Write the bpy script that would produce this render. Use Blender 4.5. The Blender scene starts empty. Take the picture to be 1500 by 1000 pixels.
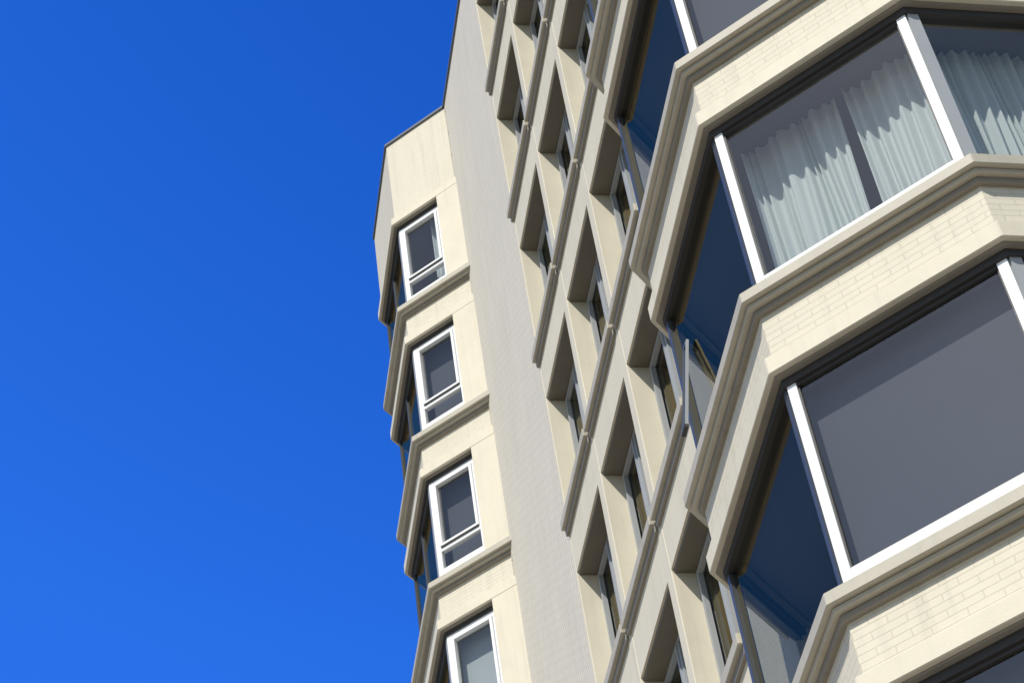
import bpy, math, random
from mathutils import Vector, Matrix
random.seed(4)
sc=bpy.context.scene
H0=1.6
FL=2.9
def S(k): return 12.07+FL*k+H0
ROOF=30.8+H0

# ---------------------------------------------------------------- materials
def new_mat(name):
    m=bpy.data.materials.new(name); m.use_nodes=True
    nt=m.node_tree; nt.nodes.clear()
    out=nt.nodes.new('ShaderNodeOutputMaterial')
    return m,nt,out
def N(nt,t,**kw):
    n=nt.nodes.new(t)
    for k,v in kw.items():
        if k in n.inputs: n.inputs[k].default_value=v
        else: setattr(n,k,v)
    return n
def grime(nt,tc,amount):
    """thin vertical weather streaks, multiplier colour 1..1-amount"""
    mp=N(nt,'ShaderNodeMapping'); mp.inputs['Scale'].default_value=(9,9,.45)
    nt.links.new(tc.outputs['Object'],mp.inputs[0])
    nz=N(nt,'ShaderNodeTexNoise',Scale=1.0,Detail=5.0,Roughness=.6)
    nt.links.new(mp.outputs[0],nz.inputs['Vector'])
    mr=N(nt,'ShaderNodeMapRange'); mr.inputs[1].default_value=.52; mr.inputs[2].default_value=.78
    mr.inputs[3].default_value=1.0; mr.inputs[4].default_value=1-amount
    nt.links.new(nz.outputs[0],mr.inputs[0])
    return mr.outputs[0]
def plain(name,col,rough=.6,var=.06,scale=1.5,metal=0.0,bump=.0,bscale=60,streak=0.0):
    m,nt,out=new_mat(name)
    p=N(nt,'ShaderNodeBsdfPrincipled',Roughness=rough,Metallic=metal)
    tc=N(nt,'ShaderNodeTexCoord')
    nz=N(nt,'ShaderNodeTexNoise',Scale=scale,Detail=6.0,Roughness=.65)
    nt.links.new(tc.outputs['Object'],nz.inputs['Vector'])
    mr=N(nt,'ShaderNodeMapRange')
    mr.inputs[3].default_value=1-var*1.6; mr.inputs[4].default_value=1+var*1.2
    nt.links.new(nz.outputs[0],mr.inputs[0])
    val=mr.outputs[0]
    if streak:
        g=grime(nt,tc,streak); mm=N(nt,'ShaderNodeMath',operation='MULTIPLY')
        nt.links.new(val,mm.inputs[0]); nt.links.new(g,mm.inputs[1]); val=mm.outputs[0]
    mx=N(nt,'ShaderNodeMix',data_type='RGBA',blend_type='MULTIPLY')
    mx.inputs[0].default_value=1
    mx.inputs[6].default_value=(*col,1)
    nt.links.new(val,mx.inputs[7])
    nt.links.new(mx.outputs[2],p.inputs['Base Color'])
    if bump:
        n2=N(nt,'ShaderNodeTexNoise',Scale=bscale,Detail=4.0)
        nt.links.new(tc.outputs['Object'],n2.inputs['Vector'])
        b=N(nt,'ShaderNodeBump',Strength=bump,Distance=.004)
        nt.links.new(n2.outputs[0],b.inputs['Height']); nt.links.new(b.outputs[0],p.inputs['Normal'])
    nt.links.new(p.outputs[0],out.inputs[0])
    return m
def brick(name,c1,c2,cm,bw=.29,rh=.088,mortar=.007,var=.07,bd=.006,streak=.12):
    m,nt,out=new_mat(name)
    p=N(nt,'ShaderNodeBsdfPrincipled',Roughness=.75)
    uv=N(nt,'ShaderNodeUVMap'); uv.uv_map='UVMap'
    br=N(nt,'ShaderNodeTexBrick')
    br.inputs['Scale'].default_value=1.0
    br.inputs['Color1'].default_value=(*c1,1); br.inputs['Color2'].default_value=(*c2,1); br.inputs['Mortar'].default_value=(*cm,1)
    br.inputs['Mortar Size'].default_value=mortar
    br.inputs['Mortar Smooth'].default_value=.3
    br.inputs['Brick Width'].default_value=bw
    br.inputs['Row Height'].default_value=rh
    nt.links.new(uv.outputs[0],br.inputs['Vector'])
    tc=N(nt,'ShaderNodeTexCoord')
    mp=N(nt,'ShaderNodeMapping'); mp.inputs['Scale'].default_value=(1.6,1.6,.35)
    nt.links.new(tc.outputs['Object'],mp.inputs[0])
    nz=N(nt,'ShaderNodeTexNoise',Scale=1.3,Detail=7.0,Roughness=.7)
    nt.links.new(mp.outputs[0],nz.inputs['Vector'])
    mr=N(nt,'ShaderNodeMapRange'); mr.inputs[3].default_value=1-var*1.6; mr.inputs[4].default_value=1+var*1.2
    nt.links.new(nz.outputs[0],mr.inputs[0])
    mm=N(nt,'ShaderNodeMath',operation='MULTIPLY'); nt.links.new(mr.outputs[0],mm.inputs[0]); nt.links.new(grime(nt,tc,streak),mm.inputs[1])
    mx=N(nt,'ShaderNodeMix',data_type='RGBA',blend_type='MULTIPLY'); mx.inputs[0].default_value=1
    nt.links.new(br.outputs['Color'],mx.inputs[6]); nt.links.new(mm.outputs[0],mx.inputs[7])
    nt.links.new(mx.outputs[2],p.inputs['Base Color'])
    n2=N(nt,'ShaderNodeTexNoise',Scale=45.0,Detail=4.0)
    nt.links.new(tc.outputs['Object'],n2.inputs['Vector'])
    inv=N(nt,'ShaderNodeMath',operation='MULTIPLY_ADD'); inv.inputs[1].default_value=-1.0
    nt.links.new(br.outputs['Fac'],inv.inputs[0])
    sm=N(nt,'ShaderNodeMath',operation='MULTIPLY'); sm.inputs[1].default_value=.5
    nt.links.new(n2.outputs[0],sm.inputs[0]); nt.links.new(sm.outputs[0],inv.inputs[2])
    b=N(nt,'ShaderNodeBump',Strength=.55,Distance=bd)
    nt.links.new(inv.outputs[0],b.inputs['Height']); nt.links.new(b.outputs[0],p.inputs['Normal'])
    nt.links.new(p.outputs[0],out.inputs[0])
    return m
def glass(name,tint=(.86,.88,.89),base=.12,refl=(.85,.88,.9)):
    m,nt,out=new_mat(name)
    ge=N(nt,'ShaderNodeNewGeometry')
    dt=N(nt,'ShaderNodeVectorMath',operation='DOT_PRODUCT')
    nt.links.new(ge.outputs['Normal'],dt.inputs[0]); nt.links.new(ge.outputs['Incoming'],dt.inputs[1])
    ab=N(nt,'ShaderNodeMath',operation='ABSOLUTE'); nt.links.new(dt.outputs['Value'],ab.inputs[0])
    om=N(nt,'ShaderNodeMath',operation='SUBTRACT',use_clamp=True); om.inputs[0].default_value=1.0; nt.links.new(ab.outputs[0],om.inputs[1])
    pw=N(nt,'ShaderNodeMath',operation='POWER'); pw.inputs[1].default_value=5.0; nt.links.new(om.outputs[0],pw.inputs[0])
    ma=N(nt,'ShaderNodeMath',operation='MULTIPLY_ADD',use_clamp=True); ma.inputs[1].default_value=1-base; ma.inputs[2].default_value=base
    nt.links.new(pw.outputs[0],ma.inputs[0])
    tr=N(nt,'ShaderNodeBsdfTransparent',Color=(*tint,1))
    gl=N(nt,'ShaderNodeBsdfGlossy',Roughness=.0,Color=(*refl,1))
    tc=N(nt,'ShaderNodeTexCoord'); nz=N(nt,'ShaderNodeTexNoise',Scale=.9,Detail=0.0)
    nt.links.new(tc.outputs['Object'],nz.inputs['Vector'])
    b=N(nt,'ShaderNodeBump',Strength=.25,Distance=.02)
    nt.links.new(nz.outputs[0],b.inputs['Height']); nt.links.new(b.outputs[0],gl.inputs['Normal'])
    mx=N(nt,'ShaderNodeMixShader')
    nt.links.new(ma.outputs[0],mx.inputs[0]); nt.links.new(tr.outputs[0],mx.inputs[1]); nt.links.new(gl.outputs[0],mx.inputs[2])
    nt.links.new(mx.outputs[0],out.inputs[0])
    return m
def fabric(name,col):
    m,nt,out=new_mat(name)
    d=N(nt,'ShaderNodeBsdfDiffuse',Color=(*col,1)); t=N(nt,'ShaderNodeBsdfTranslucent',Color=(*col,1))
    mx=N(nt,'ShaderNodeMixShader'); mx.inputs[0].default_value=.3
    nt.links.new(d.outputs[0],mx.inputs[1]); nt.links.new(t.outputs[0],mx.inputs[2]); nt.links.new(mx.outputs[0],out.inputs[0])
    return m

M={}
M['brick']=brick('painted_brick',(.68,.63,.505),(.665,.615,.49),(.57,.525,.41),bw=.25,rh=.062,mortar=.0045,bd=.003)
M['wallbrick']=brick('textured_wall_brick',(.70,.65,.55),(.68,.63,.53),(.52,.48,.395),bw=.23,rh=.075,mortar=.007,bd=.006,streak=.08)
M['stucco']=plain('cream_stucco',(.68,.625,.49),.7,.08,2.0,bump=.3,streak=.10)
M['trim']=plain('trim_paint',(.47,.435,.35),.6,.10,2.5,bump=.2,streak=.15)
M['trimshade']=plain('trim_paint_shaded',(.26,.235,.19),.6,.12,2.5,bump=.2,streak=.15)  # shaded copy of the trim: underside shade put into the colour
M['soffit_shade']=plain('soffit_painted_shade',(.17,.15,.115),.6,.15,3.0,bump=.2)  # brown stands in for the shade inside the window openings
M['white']=plain('white_frame_paint',(.85,.86,.86),.35,.03)
M['black']=plain('dark_head_metal',(.038,.036,.033),.55,.15)
M['grey']=plain('aluminium_frame',(.09,.10,.11),.4,.08,metal=.3)
M['ltgrey']=plain('light_grey_frame',(.36,.38,.39),.45,.08)
M['coping']=plain('coping_metal',(.10,.11,.13),.5,.1)
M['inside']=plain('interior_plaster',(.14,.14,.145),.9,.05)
M['blind']=plain('grey_blind',(.078,.083,.098),.9,.12,.7)
M['paleblind']=plain('pale_blind',(.42,.46,.46),.9,.04,.8)
M['glass']=glass('window_glass')
M['coated']=glass('dim_reflection_glass',tint=(.78,.80,.80),base=.06,refl=(.54,.46,.27))  # side panes: sky reflection dimmed through the glossy colour, coating made up
M['curtain']=fabric('sheer_curtain',(.80,.85,.82))
M['roof']=plain('roof_membrane',(.25,.25,.25),.9)

# ---------------------------------------------------------------- mesh buckets
B={}
def bucket(n):
    if n not in B: B[n]=dict(v=[],f=[],m=[],uv=[],mats=[])
    return B[n]
def midx(b,mat):
    if mat not in b['mats']: b['mats'].append(mat)
    return b['mats'].index(mat)
def addface(b,co,mat,uvs=None):
    i=len(b['v']); b['v']+=co; b['f'].append(tuple(range(i,i+len(co)))); b['m'].append(midx(b,mat))
    b['uv'].append(uvs if uvs else [(c[0]+c[1],c[2]) for c in co])
def off(pts,q):
    res=[]
    n=len(pts)
    dirs=[(pts[i+1]-pts[i]).normalized() for i in range(n-1)]
    nr=[Vector((d.y,-d.x)) for d in dirs]
    for i in range(n):
        if i==0: res.append(pts[0]+nr[0]*q)
        elif i==n-1: res.append(pts[-1]+nr[-1]*q)
        else:
            s=(nr[i-1]+nr[i]).normalized()
            res.append(pts[i]+s*(q/s.dot(nr[i])))
    return res
def strip(name,pts,qo,qi,z0,z1,mat,side=None,u0=0):
    """solid band along a plan polyline; separate shared-vertex island"""
    side=side or mat
    b=bucket(name)
    o=off(pts,qo); n=off(pts,qi)
    base=len(b['v']); k=len(pts)
    for i in range(k):
        b['v']+=[(o[i].x,o[i].y,z0),(o[i].x,o[i].y,z1),(n[i].x,n[i].y,z1),(n[i].x,n[i].y,z0)]
    def V(i,j): return base+4*i+j
    u=u0; mm=midx(b,mat); ms=midx(b,side)
    for i in range(k-1):
        L=(pts[i+1]-pts[i]).length
        for j,mt in ((0,mm),(1,ms),(2,ms),(3,ms)):
            j2=(j+1)%4
            b['f'].append((V(i,j),V(i+1,j),V(i+1,j2),V(i,j2))); b['m'].append(mt)
            if j==0: b['uv'].append([(u,z0),(u+L,z0),(u+L,z1),(u,z1)])
            else: b['uv'].append([(u,0),(u+L,0),(u+L,.1),(u,.1)])
        u+=L
    b['f'].append((V(0,0),V(0,1),V(0,2),V(0,3))); b['m'].append(ms); b['uv'].append([(0,0)]*4)
    b['f'].append((V(k-1,3),V(k-1,2),V(k-1,1),V(k-1,0))); b['m'].append(ms); b['uv'].append([(0,0)]*4)
def pane(name,A,Bp,q,z0,z1,mat):
    o=off([A,Bp],q)
    addface(bucket(name),[(o[0].x,o[0].y,z0),(o[1].x,o[1].y,z0),(o[1].x,o[1].y,z1),(o[0].x,o[0].y,z1)],mat)
def seg(A,Bp,u0,u1):
    d=(Bp-A).normalized()
    return [A+d*u0,A+d*u1]
def prism(name,pts,z0,z1,mat):
    b=bucket(name)
    addface(b,[(p.x,p.y,z1) for p in pts],mat); addface(b,[(p.x,p.y,z0) for p in reversed(pts)],mat)
    for i in range(len(pts)):
        a=pts[i]; c=pts[(i+1)%len(pts)]
        addface(b,[(a.x,a.y,z0),(c.x,c.y,z0),(c.x,c.y,z1),(a.x,a.y,z1)],mat)

# ---------------------------------------------------------------- plan
def az(a): a=math.radians(a); return Vector((math.sin(a),math.cos(a)))
Dn=az(165)          # along main wall, far -> near
Q0=Vector((-.525,23.45))
Q1=Q0-az(120)*1.17
Q2=Q1-Dn*2.0
WN=Vector((Dn.y,-Dn.x))
def W(s): return Q0+Dn*s
C0=Q0.dot(WN)
P2=Vector((1.88,11.41)); P1=P2+az(120)*1.79
P0=P2-Dn*2.0
prot=P0.dot(WN)-C0
Pm=P0+az(30)*(prot/abs(az(30).dot(WN)))
protL=Q2.dot(WN)-C0
Q3=Q2+az(30)*(protL/abs(az(30).dot(WN)))
P4=P1+az(75)*2.0
P5=P4+az(30)*(prot/ math.sin(math.radians(45)))
E=P5+az(75)*9
LB=[Q3+az(30)*.25,Q2,Q1,Q0+az(120)*.25]
RB=[Pm+az(30)*.25,P0,P2,P1,P4,P5+az(30)*.25]
sQ3=(Q3-Q0).dot(Dn)
NE=Q3+az(75)*12
EE=E+az(-15)*15
foot=[Q3, Q2, Q1, Q0, Pm, P0, P2, P1, P4, P5, E, EE, NE]
inset=[p for p in off(foot,-.12)]
core=[W(sQ3+1.2)-WN*2.0, W(8.5)-WN*2.0, W(8.5)-WN*2.0+az(120)*2.5, E-WN*1.0+az(-15)*2.0, EE-WN*1.0, W(sQ3+1.2)-WN*11]

floors=list(range(-4,6))
KB=-4
# ---------------------------------------------------------------- bays
def bay(path,tag):
    for k in floors+[6]:
        s=S(k)
        if k<6:
            strip('window_sills',path,.205,-.08,s-.105,s,'trim')
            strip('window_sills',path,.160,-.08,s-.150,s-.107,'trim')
            strip('window_sills',path,.115,-.08,s-.205,s-.152,'trimshade')
            bz0=s-.66 if k>KB else 0.0
            strip('brick_spandrels',path,.07,-.15,bz0,s-.19,'brick','stucco')
            if k==KB: continue
            t=s-.66
        else:
            t=S(5)+FL-.66
            strip('brick_spandrels',path,.07,-.15,t,ROOF,'brick','stucco')
            strip('roof_coping',path,.10,-.2,ROOF,ROOF+.05,'coping')
        strip('head_bands',path,.14,-.10,t-.17,t,'stucco')
        strip('window_heads_and_shade',path,.095,-.10,t-.19,t-.172,'trimshade')  # added strip, dark colour paints the shade under the head band
        strip('window_heads_and_shade',path,.045,-.07,t-.260,t-.188,'black')
bay(LB,'l'); bay(RB,'r')

def frame_rect(bk,A,Bp,u0,u1,z0,z1,w,qo,qi,mat,top=True,bottom=True,wb=None):
    strip(bk,seg(A,Bp,u0,u0+w),qo,qi,z0,z1,mat)
    strip(bk,seg(A,Bp,u1-w,u1),qo,qi,z0,z1,mat)
    if top: strip(bk,seg(A,Bp,u0+w,u1-w),qo-.002,qi+.002,z1-w,z1,mat)
    if bottom: strip(bk,seg(A,Bp,u0+w,u1-w),qo-.002,qi+.002,z0,z0+(wb or w),mat)

for k in floors:
    s=S(k); zt=s+FL-.92; zb=s-.06
    # --- near corner bay
    L=1.79
    pane('window_glass',P2,P1,-.005,zb,zt,'glass')
    strip('white_window_frames',seg(P2,P1,.0,.075),.03,-.05,zb,zt,'white')
    strip('white_window_frames',seg(P2,P1,L-.08,L),.03,-.05,zb,zt,'white')
    strip('white_window_frames',seg(P2,P1,.075,L-.08),.025,-.05,zb,s+.235,'white')
    strip('dark_gaskets',seg(P2,P1,.077,L-.082),.012,-.03,s+.236,s+.248,'black')
    strip('dark_gaskets',seg(P2,P1,.076,.088),.012,-.03,s+.249,zt,'black')
    strip('dark_gaskets',seg(P2,P1,L-.093,L-.081),.012,-.03,s+.249,zt,'black')
    strip('grey_window_frames',seg(P2,P1,.075,L-.08),.02,-.05,zt-.03,zt+.01,'black')
    # W-parallel facet
    pane('window_glass',P0,P2,-.005,zb,zt,'coated')
    strip('grey_window_frames',seg(P0,P2,1.945,1.998),.025,-.05,zb,zt,'grey')
    strip('grey_window_frames',seg(P0,P2,.0,.05),.03,-.05,zb,zt,'grey')
    strip('grey_window_frames',seg(P0,P2,.05,1.945),.018,-.05,zb,s+.20,'grey')
    # F3 facet
    pane('window_glass',P1,P4,-.005,zb,zt,'glass')
    strip('light_window_frames',seg(P1,P4,.0,.085),.03,-.05,zb,zt,'ltgrey')
    strip('light_window_frames',seg(P1,P4,1.92,2.0),.03,-.05,zb,zt,'ltgrey')
    strip('white_window_frames',seg(P1,P4,.085,1.92),.025,-.05,zb,s+.235,'white')
    # side returns
    for A,Bp in ((Pm,P0),(P4,P5)):
        l=(Bp-A).length
        pane('window_glass',A,Bp,-.005,zb,zt,'coated')
        frame_rect('grey_window_frames',A,Bp,.001,l-.002,zb,zt,.05,.02,-.04,'grey')
    # --- far bay
    L=1.17
    wu=L-.30
    pane('window_glass',Q1,Q1+az(120)*wu,-.005,zb,zt,'glass')
    strip('window_surrounds',[Q1+az(120)*(wu+.01),Q0+az(120)*.25],.142,-.15,s+.003,s+FL-.83,'stucco')
    frame_rect('white_window_frames',Q1,Q0,.0,wu,zb,zt+.0,.085,.03,-.05,'white',bottom=True,wb=.34)
    frame_rect('white_window_frames',Q1,Q0,.087,wu-.087,s+.68,zt-.087,.045,.055,-.03,'white')
    strip('white_window_frames',seg(Q1,Q0,.085,wu-.085),.028,-.05,s+.60,s+.678,'white')
    strip('dark_gaskets',seg(Q1,Q0,.10,wu-.10),.05,-.02,s+.665,s+.679,'black')
    # far facet Q2->Q1
    pane('window_glass',Q2,Q1,-.005,zb,zt,'coated')
    strip('grey_window_frames',seg(Q2,Q1,1.94,1.998),.025,-.05,zb,zt,'ltgrey')
    frame_rect('grey_window_frames',Q2,Q1,.002,1.94,zb,zt,.05,.02,-.05,'grey')
    strip('grey_window_frames',seg(Q2,Q1,.98,1.03),.018,-.05,zb,zt,'grey')
    pane('window_glass',Q3,Q2,-.005,zb,zt,'coated')

# ---------------------------------------------------------------- main wall
A0=3.62; PT=1.65; ZE=A0+3*PT
OA,OB=.06,1.53
sEnd=(Pm-Q0).dot(Dn)
strip('textured_wall',[W(-.35),W(A0+.04)],.0,-.35,0,ROOF,'wallbrick',u0=.1)
strip('textured_wall',[W(A0+.04),W(sEnd+.2)],.0,-.35,S(5)+FL-.5,ROOF,'wallbrick',u0=4.07)
strip('roof_coping',[W(0.02),W(sEnd)],.03,-.3,ROOF,ROOF+.05,'coping')
strip('wall_joint',[W(.16),W(.172)],.005,-.01,0,ROOF-.01,'trim')
zz=1.0
while zz<ROOF:
    strip('wall_joint',[W(.15),W(.182)],.010,-.01,zz,zz+.03,'trim'); zz+=.6
q=.13
ed=[A0]
for c in range(3):
    ed+= [A0+c*PT+OA, A0+c*PT+OB]
ed.append(sEnd+.12)
for i in range(0,len(ed),2):
    strip('window_piers',[W(ed[i]),W(ed[i+1])],q,-.25,0,S(5)+FL-.62,'stucco')
for k in floors+[6]:
    s=S(k)
    for c in range(3):
        a=A0+c*PT
        z0=s-.81 if k>KB else 0
        z1=s-.004 if k<6 else s-.625
        strip('wall_spandrels',[W(a+OA),W(a+OB)],q-.004,-.25,z0,z1,'stucco','stucco')
        if k>KB: strip('window_heads_and_shade',[W(a+OA+.002),W(a+OB-.002)],q-.03,-.22,z0-.045,z0-.001,'soffit_shade')  # added dark strip painting the shade at the opening's top
        if k==6: continue
        strip('window_sills',[W(a+.0),W(a+1.60)],q+.080,-.1,s-.12,s,'trim')
        strip('window_sills',[W(a+.004),W(a+1.596)],q+.035,-.1,s-.21,s-.122,'trimshade')  # lower step in the shaded trim colour
        A=W(a+OA); Bp=W(a+OB); zt=s+FL-.85; ow=OB-OA
        pane('window_glass',A,Bp,-.165,s,zt,'coated')
        frame_rect('light_window_frames',A,Bp,.001,ow-.001,s,zt,.055,-.11,-.20,'ltgrey')
        strip('light_window_frames',seg(A,Bp,.645,.695),-.112,-.20,s+.05,zt-.05,'ltgrey')
        strip('light_window_frames',seg(A,Bp,.056,.644),-.114,-.20,s+.55,s+.60,'ltgrey')
        frame_rect('light_window_frames',A,Bp,.058,.642,s+.602,zt-.058,.04,-.095,-.15,'ltgrey')
        r=random.random()
        if r<.55:
            pane('window_blinds',A,Bp,-.35,zt-random.uniform(.5,2.0),zt,'paleblind' if r<.32 else 'blind')

# ---------------------------------------------------------------- other elevations
strip('textured_wall',[P5,E,EE,NE,Q3],.0,-.30,0,ROOF,'wallbrick')
for k in floors+[6]:
    s=S(k)
    z0=s-.80 if k>KB else .02
    z1=s-.03 if k<6 else ROOF-.3
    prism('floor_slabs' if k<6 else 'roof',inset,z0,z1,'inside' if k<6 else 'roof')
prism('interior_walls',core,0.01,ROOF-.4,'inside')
for k in (-2,-1,1,2):
    s=S(k)
    pane('window_blinds',P2+az(120)*.02,P1-az(120)*.02,-.16,s-.02,s+FL-.85,'blind')
for k in (3,4):
    s=S(k); pane('window_blinds',Q1+az(120)*.05,Q0-az(120)*.2,-.2,s-.02,s+FL-.85,'blind')
s=S(2); pane('window_blinds',Q1+az(120)*.05,Q0-az(120)*.2,-.2,s-.02,s+FL-.85,'paleblind')

# curtains
def curtain(A,Bp,u0,u1,q,z0,z1,amp=.035,seed=0):
    rnd=random.Random(seed)
    b=bucket('curtains'); d=(Bp-A).normalized(); n=Vector((d.y,-d.x))
    cnt=int((u1-u0)/.006); ph=0
    base=len(b['v']); mi=midx(b,'curtain')
    fr=rnd.uniform(50,90); a=amp
    nz=10
    for i in range(cnt+1):
        u=u0+(u1-u0)*i/cnt
        if rnd.random()<.10: fr=rnd.uniform(32,120)
        a+= (amp*rnd.uniform(.2,1.6)-a)*.09
        ph+=fr*(u1-u0)/cnt
        for j in range(nz+1):
            t=j/nz; z=z0+(z1-z0)*t
            w=a*(1.15-.35*t)*math.sin(ph+.5*math.sin(2.4*t+ph*.11))+.018*math.sin(ph*.23+2*t)
            p=A+d*(u+.018*math.sin(2.5*t+ph*.17))+n*(q+w)
            b['v'].append((p.x,p.y,z))
    for i in range(cnt):
        for j in range(nz):
            v=base+i*(nz+1)+j
            b['f'].append((v,v+nz+1,v+nz+2,v+1)); b['m'].append(mi); b['uv'].append([(0,0)]*4)
s=S(0)
curtain(P2,P1,.03,.91,-.38,s-.02,s+FL-.82,seed=1)
curtain(P2,P1,1.0,1.76,-.38,s-.02,s+FL-.82,seed=2)
curtain(P1,P4,.16,1.1,-.38,s-.02,s+FL-.82,seed=3)
s=S(5)
curtain(Q1,Q0,.5,.95,-.2,s-.02,s+FL-.82,seed=5)

# open awning sash on near bay
def sash():
    b='open_window_sash'
    s=S(0)
    d=(P2-P0).normalized(); n=Vector((d.y,-d.x))
    c=P0+d*.30; ht=1.02; w=.11; tilt=math.radians(10)
    top=s+1.34
    def bx(u0,u1,v0,v1,t0,t1,mat):
        co=[]
        for u,v,t in ((u0,v0,t0),(u1,v0,t0),(u1,v1,t0),(u0,v1,t0),(u0,v0,t1),(u1,v0,t1),(u1,v1,t1),(u0,v1,t1)):
            o=.02+t*math.cos(tilt)+v*math.sin(tilt); z=top-v*math.cos(tilt)+t*math.sin(tilt)
            p=c+d*u+n*o; co.append((p.x,p.y,z))
        for f in ((0,1,2,3),(7,6,5,4),(0,4,5,1),(1,5,6,2),(2,6,7,3),(3,7,4,0)):
            addface(bucket(b),[co[i] for i in f],mat)
    bx(0,.03,0,ht,0,.03,'grey'); bx(w-.03,w,0,ht,0,.022,'ltgrey')
    bx(.03,w-.03,0,.04,.002,.028,'grey'); bx(-.002,w+.002,ht+.001,ht+.035,-.002,.034,'black')
    bx(.03,w-.03,ht-.05,ht,.002,.028,'grey')
    bx(.03,w-.03,.04,ht-.05,.012,.016,'glass')
sash()

# ---------------------------------------------------------------- build objects
root=bpy.data.objects.new('apartment_building',None); sc.collection.objects.link(root)
bev={'window_sills':.006,'head_bands':.008,'window_surrounds':.006,'white_window_frames':.004,'window_piers':.008}
for n,b in B.items():
    me=bpy.data.meshes.new(n); me.from_pydata([tuple(v) for v in b['v']],[],b['f'])
    for mt in b['mats']: me.materials.append(M[mt])
    me.polygons.foreach_set('material_index',b['m'])
    uvl=me.uv_layers.new(name='UVMap'); i=0
    for fu in b['uv']:
        for t in fu: uvl.data[i].uv=t; i+=1
    me.update()
    ob=bpy.data.objects.new(n,me); sc.collection.objects.link(ob); ob.parent=root
    if n=='curtains':
        for p in me.polygons: p.use_smooth=True
    if n in bev:
        md=ob.modifiers.new('bevel','BEVEL'); md.width=bev[n]; md.segments=1; md.limit_method='ANGLE'

# ---------------------------------------------------------------- ground
def sheet(name,x0,x1,y0,y1,z,mat):
    me=bpy.data.meshes.new(name); me.from_pydata([(x0,y0,z),(x1,y0,z),(x1,y1,z),(x0,y1,z)],[],[(0,1,2,3)])
    me.materials.append(mat); ob=bpy.data.objects.new(name,me); sc.collection.objects.link(ob); return ob
sheet('ground',-900,900,-900,900,-.14,plain('ground_grass',(.10,.10,.06),.95,.2,.05))
sheet('road',-200,200,-9,-1.5,-.13,plain('asphalt',(.055,.055,.057),.9,.2,3,bump=.5))
def box(name,x0,x1,y0,y1,z0,z1,mat):
    v=[(x,y,z) for z in (z0,z1) for x,y in ((x0,y0),(x1,y0),(x1,y1),(x0,y1))]
    me=bpy.data.meshes.new(name); me.from_pydata(v,[],[(3,2,1,0),(4,5,6,7),(0,1,5,4),(1,2,6,5),(2,3,7,6),(3,0,4,7)])
    me.materials.append(mat); ob=bpy.data.objects.new(name,me); sc.collection.objects.link(ob); return ob
box('pavement',-60,60,-1.35,50,-.135,-.004,plain('concrete_paving',(.37,.33,.265),.85,.15,1.0,bump=.3))
box('kerb',-60,60,-1.5,-1.352,-.136,0.0,plain('kerb_stone',(.33,.33,.32),.8,.1))

# ---------------------------------------------------------------- light
SAZ=207; SEL=50
def dirv(a,el):
    a=math.radians(a); el=math.radians(el)
    return Vector((math.sin(a)*math.cos(el),math.cos(a)*math.cos(el),math.sin(el)))
sd=dirv(SAZ,SEL)
l=bpy.data.lights.new('sun','SUN'); l.energy=4.65; l.angle=math.radians(.53); l.color=(1,.96,.88)
lo=bpy.data.objects.new('sun',l); sc.collection.objects.link(lo); lo.rotation_euler=sd.to_track_quat('Z','Y').to_euler()
lo.location=(0,0,60)
w=bpy.data.worlds.new('World'); sc.world=w; w.use_nodes=True
nt=w.node_tree; nt.nodes.clear()
sk=nt.nodes.new('ShaderNodeTexSky'); sk.sky_type='NISHITA'; sk.sun_disc=False
sk.sun_elevation=math.radians(SEL); sk.sun_rotation=math.radians(SAZ)
sk.air_density=1.0; sk.dust_density=.6; sk.ozone_density=2.0; sk.altitude=50
tc=nt.nodes.new('ShaderNodeTexCoord')
nm=nt.nodes.new('ShaderNodeVectorMath'); nm.operation='NORMALIZE'; nt.links.new(tc.outputs['Generated'],nm.inputs[0])
# deep-blue region of the sky, opposite the sun
dt=nt.nodes.new('ShaderNodeVectorMath'); dt.operation='DOT_PRODUCT'; dt.inputs[1].default_value=dirv(8,48)
nt.links.new(nm.outputs[0],dt.inputs[0])
mr=nt.nodes.new('ShaderNodeMapRange'); mr.interpolation_type='SMOOTHSTEP'
mr.inputs[1].default_value=.35; mr.inputs[2].default_value=.88
nt.links.new(dt.outputs['Value'],mr.inputs[0])
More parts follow.
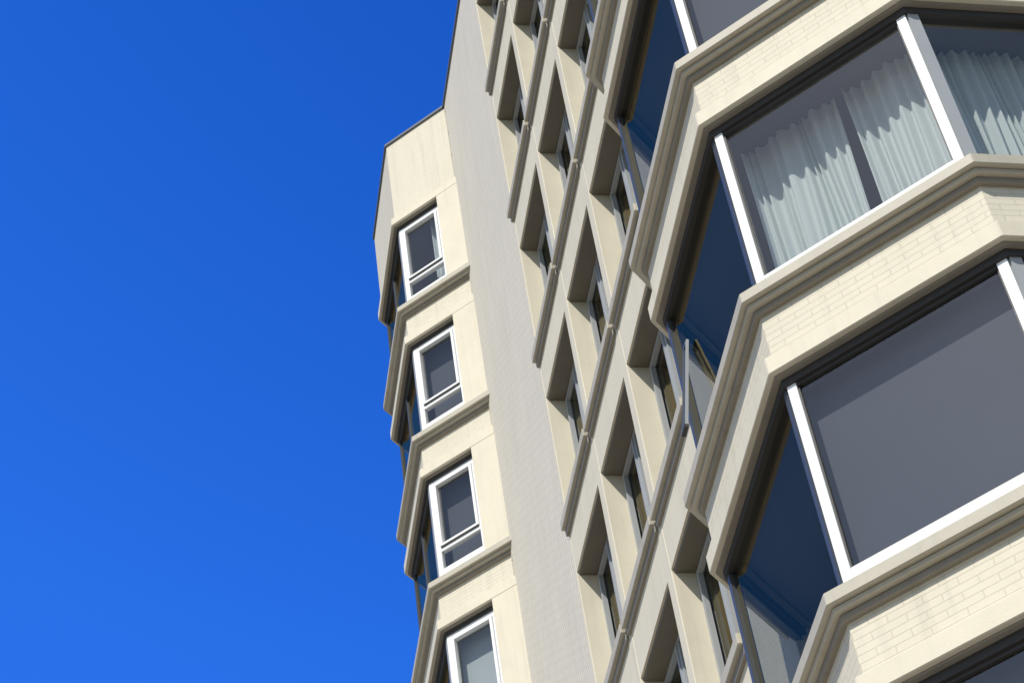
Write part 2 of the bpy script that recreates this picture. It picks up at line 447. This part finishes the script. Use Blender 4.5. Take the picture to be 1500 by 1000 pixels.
# deeper towards the zenith and away from the western side
sp=nt.nodes.new('ShaderNodeVectorMath'); sp.operation='DOT_PRODUCT'; sp.inputs[1].default_value=(.6,0,1)
nt.links.new(nm.outputs[0],sp.inputs[0])
m2=nt.nodes.new('ShaderNodeMapRange'); m2.inputs[1].default_value=.53; m2.inputs[2].default_value=.86
nt.links.new(sp.outputs['Value'],m2.inputs[0])
gr=nt.nodes.new('ShaderNodeMix'); gr.data_type='RGBA'; gr.blend_type='MIX'
gr.inputs[6].default_value=(.24,1.02,2.72,1); gr.inputs[7].default_value=(.11,.70,2.10,1)
nt.links.new(m2.outputs[0],gr.inputs[0])
ti=nt.nodes.new('ShaderNodeMix'); ti.data_type='RGBA'; ti.blend_type='MIX'
ti.inputs[6].default_value=(1.0,1.0,1.0,1); nt.links.new(gr.outputs[2],ti.inputs[7])
nt.links.new(mr.outputs[0],ti.inputs[0])
mu=nt.nodes.new('ShaderNodeMix'); mu.data_type='RGBA'; mu.blend_type='MULTIPLY'; mu.inputs[0].default_value=1
nt.links.new(sk.outputs[0],mu.inputs[6]); nt.links.new(ti.outputs[2],mu.inputs[7])
bg=nt.nodes.new('ShaderNodeBackground'); bg.inputs[1].default_value=.115
ow=nt.nodes.new('ShaderNodeOutputWorld')
nt.links.new(mu.outputs[2],bg.inputs[0]); nt.links.new(bg.outputs[0],ow.inputs[0])

# ---------------------------------------------------------------- camera
F=3291; e=math.radians(46.7); cr,sr=.9866,.1632
R0=Vector((1,0,0)); U0=Vector((0,-math.sin(e),math.cos(e))); Fw=Vector((0,math.cos(e),math.sin(e)))
cx=(R0*cr-U0*sr).normalized(); cy=(R0*sr+U0*cr).normalized(); cz=-Fw
mt=Matrix((cx,cy,cz)).transposed().to_4x4(); mt.translation=Vector((0,0,H0))
cam=bpy.data.cameras.new('camera'); cam.lens=36*F/1500; cam.sensor_width=36; cam.clip_end=3000
co=bpy.data.objects.new('camera',cam); sc.collection.objects.link(co); co.matrix_world=mt
sc.camera=co
sc.view_settings.view_transform='Standard'; sc.view_settings.look='None'; sc.view_settings.exposure=0
